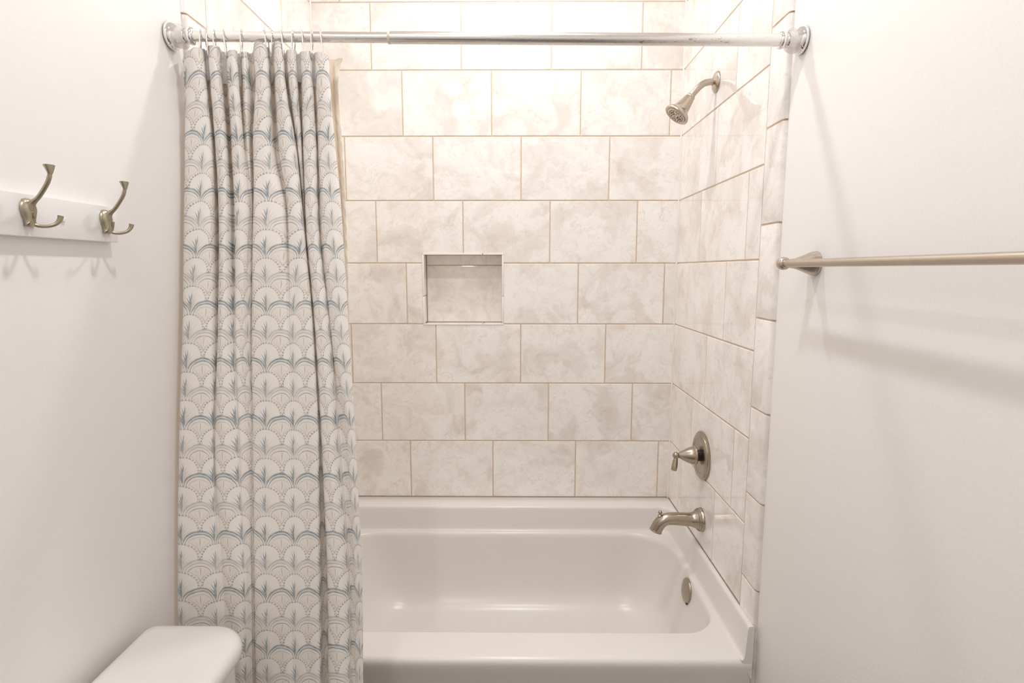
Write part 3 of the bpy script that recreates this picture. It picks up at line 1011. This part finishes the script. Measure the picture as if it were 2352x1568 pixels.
# ------------------------------------------------------------------ shower curtain
ZR = [2.024, 1.845, 1.690, 1.399, 1.112, 0.742]
KN = [  # X at the heights ZR, depth behind the front at the same heights, print repeat, top edge
([-0.8180, -0.8170, -0.8150, -0.8108, -0.8125, -0.8141], [0.05, 0.03, 0.02, 0.015, 0.014, 0.014], [-1.1, -0.9, -0.65, -0.3, -0.2, -0.18], 2.056),
([-0.7861, -0.8002, -0.8018, -0.7985, -0.7997, -0.8005], [0.012, 0.007, 0.005, 0.004, 0.004, 0.004], [-0.95, -0.7, -0.47, -0.15, -0.05, -0.03], 2.058),
([-0.7598, -0.7656, -0.7715, -0.7688, -0.7639, -0.7574], [0, 0, 0, 0, 0, 0], [-0.65, -0.2, -0.12, 0.22, 0.35, 0.42], 2.064),
([-0.7454, -0.7416, -0.7401, -0.7364, -0.728, -0.7167], [0.012, 0.012, 0.01, 0.006, 0.003, 0.002], [-0.3, 0.35, 0.5, 0.72, 0.93, 0.95], 2.066),
([-0.7644, -0.7585, -0.7531, -0.7323, -0.7275, -0.7033], [0.06, 0.06, 0.06, 0.032, 0.014, 0.012], [0.2, 0.75, 0.85, 1.0, 1.05, 1.18], 2.084),
([-0.734, -0.731, -0.7242, -0.7216, -0.7181, -0.6918], [0.014, 0.012, 0.012, 0.01, 0.006, 0.008], [1.05, 1.3, 1.45, 1.35, 1.2, 1.35], 2.073),
([-0.7142, -0.7119, -0.7073, -0.7069, -0.7003, -0.6776], [0, 0, 0, 0, 0.0, 0.003], [1.3, 1.55, 1.62, 1.55, 1.5, 1.53], 2.069),
([-0.7079, -0.7055, -0.7008, -0.6963, -0.682, -0.6609], [0.012, 0.012, 0.012, 0.008, 0.003, 0.001], [1.55, 1.8, 1.85, 1.82, 1.8, 1.77], 2.071),
([-0.7223, -0.7202, -0.7026, -0.6888, -0.6683, -0.6504], [0.06, 0.058, 0.045, 0.024, 0.011, 0.007], [1.72, 1.7, 1.85, 2.03, 2.0, 1.95], 2.079),
([-0.6881, -0.6907, -0.6839, -0.6783, -0.6604, -0.6446], [0.012, 0.012, 0.01, 0.01, 0.008, 0.008], [1.9, 1.78, 1.88, 2.22, 2.13, 2.1], 2.060),
([-0.6708, -0.6709, -0.6645, -0.6672, -0.6524, -0.6408], [0, 0, 0.003, 0.009, 0.011, 0.013], [2.1, 2.0, 2.1, 2.43, 2.28, 2.25], 2.059),
([-0.6651, -0.6652, -0.6541, -0.6602, -0.6463, -0.637], [0.012, 0.012, 0.012, 0.014, 0.016, 0.016], [2.4, 2.2, 2.3, 2.65, 2.4, 2.42], 2.061),
([-0.6781, -0.6677, -0.6535, -0.6546, -0.6419, -0.6358], [0.045, 0.028, 0.024, 0.02, 0.02, 0.02], [2.6, 2.27, 2.4, 2.95, 2.5, 2.6], 2.068),
([-0.6466, -0.6544, -0.6511, -0.6495, -0.6381, -0.6341], [0.008, 0.016, 0.028, 0.024, 0.022, 0.022], [2.85, 2.38, 2.48, 3.2, 2.68, 2.9], 2.057),
([-0.6456, -0.6541, -0.6511, -0.645, -0.6349, -0.6305], [0.05, 0.045, 0.042, 0.036, 0.028, 0.025], [3.15, 2.7, 2.75, 3.45, 3.0, 3.25], 2.070),
([-0.6213, -0.6373, -0.6374, -0.6341, -0.6249, -0.6196], [0.012, 0.009, 0.008, 0.007, 0.005, 0.004], [3.3, 3.42, 3.5, 3.52, 3.6, 3.62], 2.080),
([-0.6005, -0.6121, -0.601, -0.5695, -0.5575, -0.5564], [0, 0, 0, 0, 0, 0], [3.58, 3.72, 4.0, 4.43, 4.5, 4.5], 2.076),
([-0.5911, -0.5966, -0.5687, -0.5532, -0.545, -0.5418], [0.012, 0.01, 0.008, 0.001, 0, 0], [3.9, 4.0, 4.33, 4.68, 4.72, 4.74], 2.069),
([-0.6038, -0.5957, -0.5633, -0.5477, -0.5381, -0.5339], [0.06, 0.045, 0.028, 0.006, 0.001, 0.001], [4.15, 4.25, 4.43, 4.78, 4.85, 4.88], 2.085),
([-0.5765, -0.5729, -0.5539, -0.54, -0.5304, -0.5252], [0.012, 0.009, 0.008, 0.002, 0, 0], [4.3, 4.38, 4.5, 4.9, 4.97, 5.0], 2.082),
([-0.5602, -0.5502, -0.5338, -0.513, -0.4985, -0.4964], [0, 0, 0, 0, 0.001, 0.001], [4.52, 4.72, 4.72, 5.45, 5.5, 5.48], 2.079),
([-0.5547, -0.5371, -0.5208, -0.4913, -0.4727, -0.4697], [0.012, 0.012, 0.01, 0.008, 0.006, 0.005], [4.75, 5.1, 5.02, 5.85, 5.9, 5.9], 2.071),
([-0.5682, -0.5488, -0.537, -0.5059, -0.4875, -0.4796], [0.06, 0.05, 0.055, 0.05, 0.05, 0.05], [5.1, 5.5, 5.5, 6.15, 6.15, 6.15], 2.075),
([-0.5453, -0.5349, -0.5302, -0.5031, -0.4859, -0.4782], [0.012, 0.02, 0.04, 0.045, 0.05, 0.052], [5.3, 5.9, 6.2, 6.35, 6.35, 6.35], 2.063),
([-0.5313, -0.5282, -0.5265, -0.502, -0.4843, -0.4755], [0, 0.015, 0.036, 0.045, 0.05, 0.052], [5.5, 6.2, 6.45, 6.55, 6.55, 6.55], 2.059),
([-0.5255, -0.525, -0.5258, -0.5011, -0.4821, -0.4706], [0.012, 0.022, 0.04, 0.047, 0.05, 0.052], [5.72, 6.5, 6.7, 6.75, 6.75, 6.75], 2.062),
([-0.537, -0.5336, -0.5304, -0.5, -0.4793, -0.4642], [0.06, 0.05, 0.055, 0.05, 0.048, 0.046], [6.0, 6.75, 6.95, 7.0, 7.0, 7.0], 2.072),
([-0.5114, -0.517, -0.512, -0.4848, -0.4648, -0.4482], [0.012, 0.012, 0.012, 0.012, 0.012, 0.012], [6.25, 7.1, 7.2, 7.2, 7.2, 7.2], 2.059),
([-0.4962, -0.4988, -0.4939, -0.4648, -0.442, -0.4202], [0, 0, 0, 0, 0, 0], [6.5, 7.5, 7.55, 7.6, 7.6, 7.6], 2.055),
([-0.4891, -0.4873, -0.484, -0.4515, -0.427, -0.401], [0.012, 0.012, 0.012, 0.012, 0.012, 0.012], [6.75, 7.85, 7.95, 7.98, 7.98, 7.98], 2.059),
([-0.5004, -0.4984, -0.4937, -0.457, -0.4229, -0.3997], [0.06, 0.055, 0.05, 0.035, 0.026, 0.025], [7.4, 8.1, 8.15, 8.2, 8.2, 8.2], 2.070),
([-0.4781, -0.4789, -0.4729, -0.4463, -0.4093, -0.3907], [0.012, 0.012, 0.012, 0.012, 0.016, 0.016], [8.25, 8.48, 8.45, 8.38, 8.38, 8.38], 2.057),
([-0.4591, -0.4547, -0.4445, -0.4219, -0.3932, -0.3756], [0, 0, 0, 0, 0.004, 0.004], [8.5, 8.93, 9.0, 8.9, 8.88, 8.88], 2.052),
([-0.4495, -0.4403, -0.4263, -0.405, -0.384, -0.3675], [0.012, 0.012, 0.012, 0.01, 0.012, 0.012], [8.75, 9.3, 9.4, 9.35, 9.3, 9.3], 2.051),
([-0.4558, -0.4499, -0.4351, -0.4121, -0.3907, -0.3741], [0.045, 0.04, 0.035, 0.03, 0.03, 0.03], [8.95, 9.5, 9.6, 9.55, 9.5, 9.5], 2.060),
]
FZ = [2.4, 2.05, 1.88, 1.56, 1.25, 0.95, 0.74, 0.2]
FY = [-0.955, -0.955, -0.952, -0.990, -1.040, -1.085, -1.110, -1.150]


def hermite(xs, ys, x):
    """smooth interpolation through samples, xs descending or ascending, clamped ends"""
    if xs[0] > xs[-1]:
        xs, ys = xs[::-1], ys[::-1]
    if x <= xs[0]:
        return ys[0]
    if x >= xs[-1]:
        return ys[-1]
    i = 0
    while x > xs[i + 1]:
        i += 1
    def sl(j):
        if j == 0 or j == len(xs) - 1:
            return 0.0
        a = (ys[j] - ys[j - 1]) / (xs[j] - xs[j - 1]); b = (ys[j + 1] - ys[j]) / (xs[j + 1] - xs[j])
        return 0.0 if a * b <= 0 else 2 * a * b / (a + b)
    h = xs[i + 1] - xs[i]
    t = (x - xs[i]) / h
    return ((2 * t ** 3 - 3 * t * t + 1) * ys[i] + (t ** 3 - 2 * t * t + t) * h * sl(i)
            + (-2 * t ** 3 + 3 * t * t) * ys[i + 1] + (t ** 3 - t * t) * h * sl(i + 1))


def cr(p0, p1, p2, p3, t):
    return 0.5 * (2 * p1 + (p2 - p0) * t + (2 * p0 - 5 * p1 + 4 * p2 - p3) * t * t + (3 * p1 - p0 - 3 * p2 + p3) * t ** 3)


front = lambda z: hermite(FZ, FY, z)
CUR_Z = 0.16
curt = thing('shower_curtain', 'long cream shower curtain printed with blue and grey fan scallops, bunched left', 'shower curtain', (-0.60, -1.10, 0.0))
SUB, NR = 9, 150
cols = []
nk = len(KN)
for i in range(nk - 1):
    for j in range(SUB):
        cols.append((i, j / SUB))
cols.append((nk - 2, 1.0))
bm = bmesh.new()
uvl = bm.loops.layers.uv.new('fabric')
grid = []
uvs = []
for (i, t) in cols:
    ids = (max(i - 1, 0), i, i + 1, min(i + 2, nk - 1))
    ztop = KN[i][3] * (1 - t) + KN[i + 1][3] * t
    ztop = min(ztop, 2.079)
    colv, colu = [], []
    for k in range(NR + 1):
        z = ztop + (CUR_Z - ztop) * (k / NR)
        x = cr(*[hermite(ZR, KN[q][0], z) for q in ids], t)
        d = cr(*[hermite(ZR, KN[q][1], z) for q in ids], t)
        uu = cr(*[hermite(ZR, KN[q][2], z) for q in ids], t)
        d += 0.0011 * sin(9.0 * uu + 11 * z) * sin(17 * z + 2.1 * uu)
        colv.append(bm.verts.new((max(x, PL + 0.006), front(z) + d, z)))
        colu.append((uu, (z - 1.402) / 0.0678 - 0.065 + 1.0))
    grid.append(colv)
    uvs.append(colu)
for c in range(len(grid) - 1):
    for k in range(NR):
        f = bm.faces.new((grid[c][k], grid[c][k + 1], grid[c + 1][k + 1], grid[c + 1][k]))
        for lp, q in zip(f.loops, (uvs[c][k], uvs[c][k + 1], uvs[c + 1][k + 1], uvs[c + 1][k])):
            lp[uvl].uv = q
drape = obj('drape', bm, M_FABRIC, curt, ang=180, recalc=False)
# clear stiffener showing in the valleys of the heading
for (xv, dep, wv, z1, z0) in ((-0.742, 0.022, 0.013, 2.068, 2.000), (-0.700, 0.024, 0.019, 2.064, 1.992), (-0.6655, 0.016, 0.006, 2.058, 1.985), (-0.6075, 0.022, 0.010, 2.070, 2.000), (-0.5195, 0.020, 0.013, 2.056, 1.995), (-0.484, 0.020, 0.011, 2.054, 1.985)):
    bm = bmesh.new()
    lo = []
    for k in range(9):
        z = z1 + (z0 - z1) * k / 8
        wz = wv * (1 - 0.25 * k / 8)
        lo.append([(xv + wz * q, front(z) + dep + 0.006 * (1 - q * q) + 0.0015 * sin(k * 1.9 + q * 3), z) for q in (-1, -0.5, 0, 0.5, 1)])
    loft(bm, lo, closed=False)
    tag(obj('header_tape', bm, M_TAPE, curt), 'clear plastic stiffener between the pleats')

# ------------------------------------------------------------------ liner behind the curtain
lin = thing('shower_liner', 'plain cream liner whose ribbed edge shows right of the printed curtain', 'shower liner', (-0.61, -0.89, 0.0))
LIZ = [2.062, 2.045, 1.99, 1.861, 1.699, 1.567, 1.0, 0.47]
LIX = [-0.437, -0.443, -0.4445, -0.4400, -0.4365, -0.4365, -0.448, -0.455]
liy = lambda z: -0.884 - 0.024 * max(0.0, min(1.0, (1.6 - z) / 0.9))
bm = bmesh.new()
lo = []
for k in range(60):
    t = k / 59
    row = []
    for j in range(61):
        s_ = j / 60
        zt = 2.074 - 0.012 * s_
        z = zt + (0.47 - zt) * t
        xe = hermite(LIZ, LIX, z)
        x = -0.800 + (xe - 0.012 + 0.800) * s_
        amp = 0.006 * min(1.0, (1 - s_) * 9)
        row.append((x, liy(z) + amp * sin(s_ * 42 + 1.0), z))
    lo.append(row)
loft(bm, lo, closed=False)
obj('liner_cloth', bm, M_LINER, lin, ang=180)
bm = bmesh.new()
lo = []
for k in range(160):
    t = k / 159
    z = 2.062 + (0.47 - 2.062) * t
    xe = hermite(LIZ, LIX, z)
    fl = 0.0016 * sin(k * 1.55)
    flare = 0.006 * max(0, 1 - k / 6)
    lo.append([(xe - 0.0135, liy(z) + 0.001, z), (xe - 0.009, liy(z) - 0.003 - fl, z), (xe - 0.004, liy(z) - 0.0035 + fl, z + 0.002), (xe + 0.0005 + 0.5 * fl + flare, liy(z) - 0.002 - fl, z + 0.003), (xe - 0.001 + flare, liy(z) + 0.003, z + 0.001), (xe - 0.0135, liy(z) + 0.004, z)])
loft(bm, lo, closed=False)
tag(obj('ribbed_hem', bm, simple('cream_hem', (0.91, 0.81, 0.68), 0.8, spec=0.2, var=0.06, nscale=60), lin, ang=60), 'ruffled ribbed hem')

# ------------------------------------------------------------------ towel bar
TBX, TBZ = 0.607, 1.5595
tb = thing('towel_bar', 'satin nickel towel bar on the white right wall', 'towel bar', (PR, -1.40, TBZ))
for ye, sgn in ((-1.06, 1), (-1.73, -1)):
    bm = bmesh.new()
    lathe(bm, [(0.0275, -0.001), (0.0275, 0.004), (0.026, 0.0075), (0.0268, 0.0085), (0.0258, 0.012), (0.0225, 0.020), (0.0165, 0.034), (0.0118, 0.048), (0.0098, 0.060), (0.0095, 0.073)], (PR, ye, TBZ), (-1, 0, 0), 40)
    ps = obj('wall_post', bm, M_NICKEL2, tb)
    bm = bmesh.new()
    lathe(bm, [(0.006, -0.0125), (0.0115, -0.011), (0.0138, -0.007), (0.0145, -0.002), (0.0143, 0.004), (0.0125, 0.0085), (0.009, 0.0105)], (TBX, ye, TBZ), (0, -sgn, 0), 36)
    obj('end_knob', bm, M_NICKEL2, ps)
bm = bmesh.new()
lathe(bm, [(0.0082, 0.0), (0.0082, 0.674)], (TBX, -1.058, TBZ), (0, -1, 0), 32)
obj('bar', bm, M_NICKEL2, tb)

# ------------------------------------------------------------------ coat rack
RX = PL + 0.018
rk = thing('coat_rack', 'white painted board with curved nickel coat hooks on the left wall', 'coat rack', (PL, -1.55, 1.635))
bm = bmesh.new(); box(bm, PL, RX, -1.94, -1.198, 1.5995, 1.6695, 0.002); obj('backboard', bm, M_RACK, rk)
hook_y = [-1.230, -1.406, -1.582, -1.758]


def hook_parts(y):
    """base plate, upper prong and two splayed lower prongs of one hook"""
    H = []
    bm = bmesh.new()
    # pear-shaped plate: outline in (y, z)
    out = [(0.0, 0.024), (0.008, 0.022), (0.0135, 0.015), (0.0150, 0.006), (0.0125, -0.004), (0.0095, -0.012), (0.0090, -0.018), (0.0105, -0.0215), (0, -0.0222)]
    ring = out + [(-a, b) for a, b in out[-2:0:-1]]
    zc = 1.638
    loft(bm, [[(RX, y + a, zc + b) for a, b in ring], [(RX + 0.004, y + a * 0.97, zc + b * 0.97) for a, b in ring], [(RX + 0.0075, y + a * 0.75, zc + b * 0.8) for a, b in ring], [(RX + 0.009, y + a * 0.35, zc + b * 0.5) for a, b in ring]], False, True)
    H.append(('base_plate', bm))
    bm = bmesh.new()
    p = spline([(RX + 0.004, y, zc + 0.006), (RX + 0.010, y, zc + 0.016), (RX + 0.020, y, zc + 0.024), (RX + 0.030, y, zc + 0.036), (RX + 0.0395, y, zc + 0.050), (RX + 0.0440, y, zc + 0.062), (RX + 0.0445, y, zc + 0.070), (RX + 0.0440, y, zc + 0.0765)], 5)
    n = len(p)
    rr = []
    cum = [0.0]
    for i in range(1, n):
        cum.append(cum[-1] + (p[i] - p[i - 1]).length)
    for i in range(n):
        t = cum[i] / cum[-1]
        if t < 0.25: w = 0.0085 - 0.0045 * (t / 0.25)
        elif t < 0.82: w = 0.0040 - 0.0005 * (t - 0.25)
        else: w = 0.0037 + 0.0068 * ((t - 0.82) / 0.18)
        rr.append((w, w * (0.85 if t < 0.82 else 0.62)))
    tube(bm, p, rr, 18)
    H.append(('upper_prong', bm))
    for s in (1, -1):
        bm = bmesh.new()
        p = spline([(RX + 0.003, y + s * 0.001, zc - 0.0165), (RX + 0.010, y + s * 0.007, zc - 0.0205), (RX + 0.019, y + s * 0.015, zc - 0.0205), (RX + 0.027, y + s * 0.022, zc - 0.0165), (RX + 0.0315, y + s * 0.0262, zc - 0.009), (RX + 0.033, y + s * 0.0275, zc - 0.002)], 5)
        n = len(p)
        rr = [0.0030 + 0.0016 * max(0, (i / (n - 1) - 0.55) / 0.45) for i in range(n)]
        tube(bm, p, rr, 14)
        H.append(('lower_prong', bm))
    return H


for i, y in enumerate(hook_y):
    if i == 0:
        parts = hook_parts(y)
        h0 = obj('hook', parts[0][1], M_HOOK, rk)
        subs = [obj(nm, b_, M_HOOK, h0) for nm, b_ in parts[1:]]
    else:
        h = h0.copy(); COL.objects.link(h)
        h.location = (0, y - hook_y[0], 0)
        for s0 in subs:
            c = s0.copy(); COL.objects.link(c)
            c.parent = h
bm = bmesh.new()
lathe(bm, [(0.0055, 0), (0.0055, 0.002), (0.004, 0.0042), (0.0, 0.005)], (RX, -1.335, 1.634), (1, 0, 0), 20)
tag(obj('screw_cap', bm, M_RACK, rk), 'small white round screw cap')

# ------------------------------------------------------------------ toilet (its tank stands in the lower left)
tl = thing('toilet', 'white porcelain toilet with rounded tank lid against the left wall', 'toilet', (-0.62, -1.47, 0.0))


def rl(x0, x1, y0, y1, r, z):
    return zl(rrect(x0, x1, y0, y1, r, 10), z)


tx0, tx1, ty0, ty1 = -0.802, -0.568, -1.72, -1.213
cr4 = (0.030, 0.085, 0.085, 0.030)
bm = bmesh.new()
k4 = lambda d: tuple(max(0.01, r - d) for r in cr4)
loft(bm, [rl(tx0 + .012, tx1 - .012, ty0 + .012, ty1 - .012, k4(.012), 0.742), rl(tx0 + .002, tx1 - .004, ty0 + .004, ty1 - .004, k4(.004), 0.744), rl(tx0, tx1, ty0, ty1, cr4, 0.750), rl(tx0, tx1, ty0, ty1, cr4, 0.762),
          rl(tx0 + .001, tx1 - .002, ty0 + .002, ty1 - .002, k4(.002), 0.769), rl(tx0 + .004, tx1 - .006, ty0 + .006, ty1 - .006, k4(.006), 0.775), rl(tx0 + .010, tx1 - .014, ty0 + .014, ty1 - .014, k4(.014), 0.7790),
          rl(tx0 + .022, tx1 - .030, ty0 + .030, ty1 - .030, k4(.03), 0.7805)], True, True)
obj('tank_lid', bm, M_PORC, tl, ang=60)
bm = bmesh.new()
ins = lambda d, z, t=0.0: rl(tx0 + d * 0.5, tx1 - d - t, ty0 + d + t, ty1 - d - t, k4(d), z)
loft(bm, [ins(.045, 0.375, 0.012), ins(.030, 0.39, 0.01), ins(.024, 0.45, 0.004), ins(.018, 0.60), ins(.016, 0.743)], True, True)
obj('tank', bm, M_PORC, tl, ang=60)
bm = bmesh.new()
lathe(bm, [(0.012, 0.0), (0.013, 0.006), (0.008, 0.010)], (tx1 - 0.017, ty0 + 0.10, 0.69), (1, 0, 0), 20)
tube(bm, [(tx1 - 0.008, ty0 + 0.10, 0.69), (tx1 - 0.002, ty0 + 0.13, 0.688), (tx1 - 0.002, ty0 + 0.175, 0.682)], [0.005, 0.006, 0.0075], 12)
obj('flush_lever', bm, M_CHROME, tl)
# bowl, pedestal and seat (below the frame)
bcx, bcy = -0.33, -1.466


def oval(cx, a_back, a_front, b, z, n=40):
    o_ = []
    for k in range(n):
        t = 2 * pi * k / n
        a = a_front if cos(t) > 0 else a_back
        o_.append((cx + a * cos(t), bcy + b * sin(t), z))
    return o_


bm = bmesh.new()
loft(bm, [oval(-0.42, 0.19, 0.20, 0.115, 0.0), oval(-0.42, 0.19, 0.20, 0.11, 0.03), oval(-0.42, 0.18, 0.17, 0.10, 0.15), oval(-0.38, 0.22, 0.21, 0.13, 0.26), oval(-0.34, 0.24, 0.25, 0.175, 0.345), oval(-0.33, 0.245, 0.27, 0.187, 0.385),
          oval(-0.33, 0.24, 0.265, 0.182, 0.395), oval(-0.33, 0.18, 0.21, 0.135, 0.395), oval(-0.33, 0.16, 0.19, 0.12, 0.36), oval(-0.33, 0.10, 0.10, 0.07, 0.24), oval(-0.33, 0.03, 0.03, 0.03, 0.20)], True, True)
box(bm, -0.79, -0.52, bcy - 0.09, bcy + 0.09, 0.30, 0.382, 0.02)
obj('bowl', bm, M_PORC, tl, ang=60)
bm = bmesh.new()
loft(bm, [oval(-0.325, 0.235, 0.27, 0.186, 0.398), oval(-0.325, 0.238, 0.273, 0.189, 0.405), oval(-0.325, 0.238, 0.273, 0.189, 0.420), oval(-0.325, 0.23, 0.265, 0.181, 0.432), oval(-0.325, 0.15, 0.18, 0.12, 0.437)], True, True)
obj('seat_lid', bm, M_PORC, tl, ang=60)
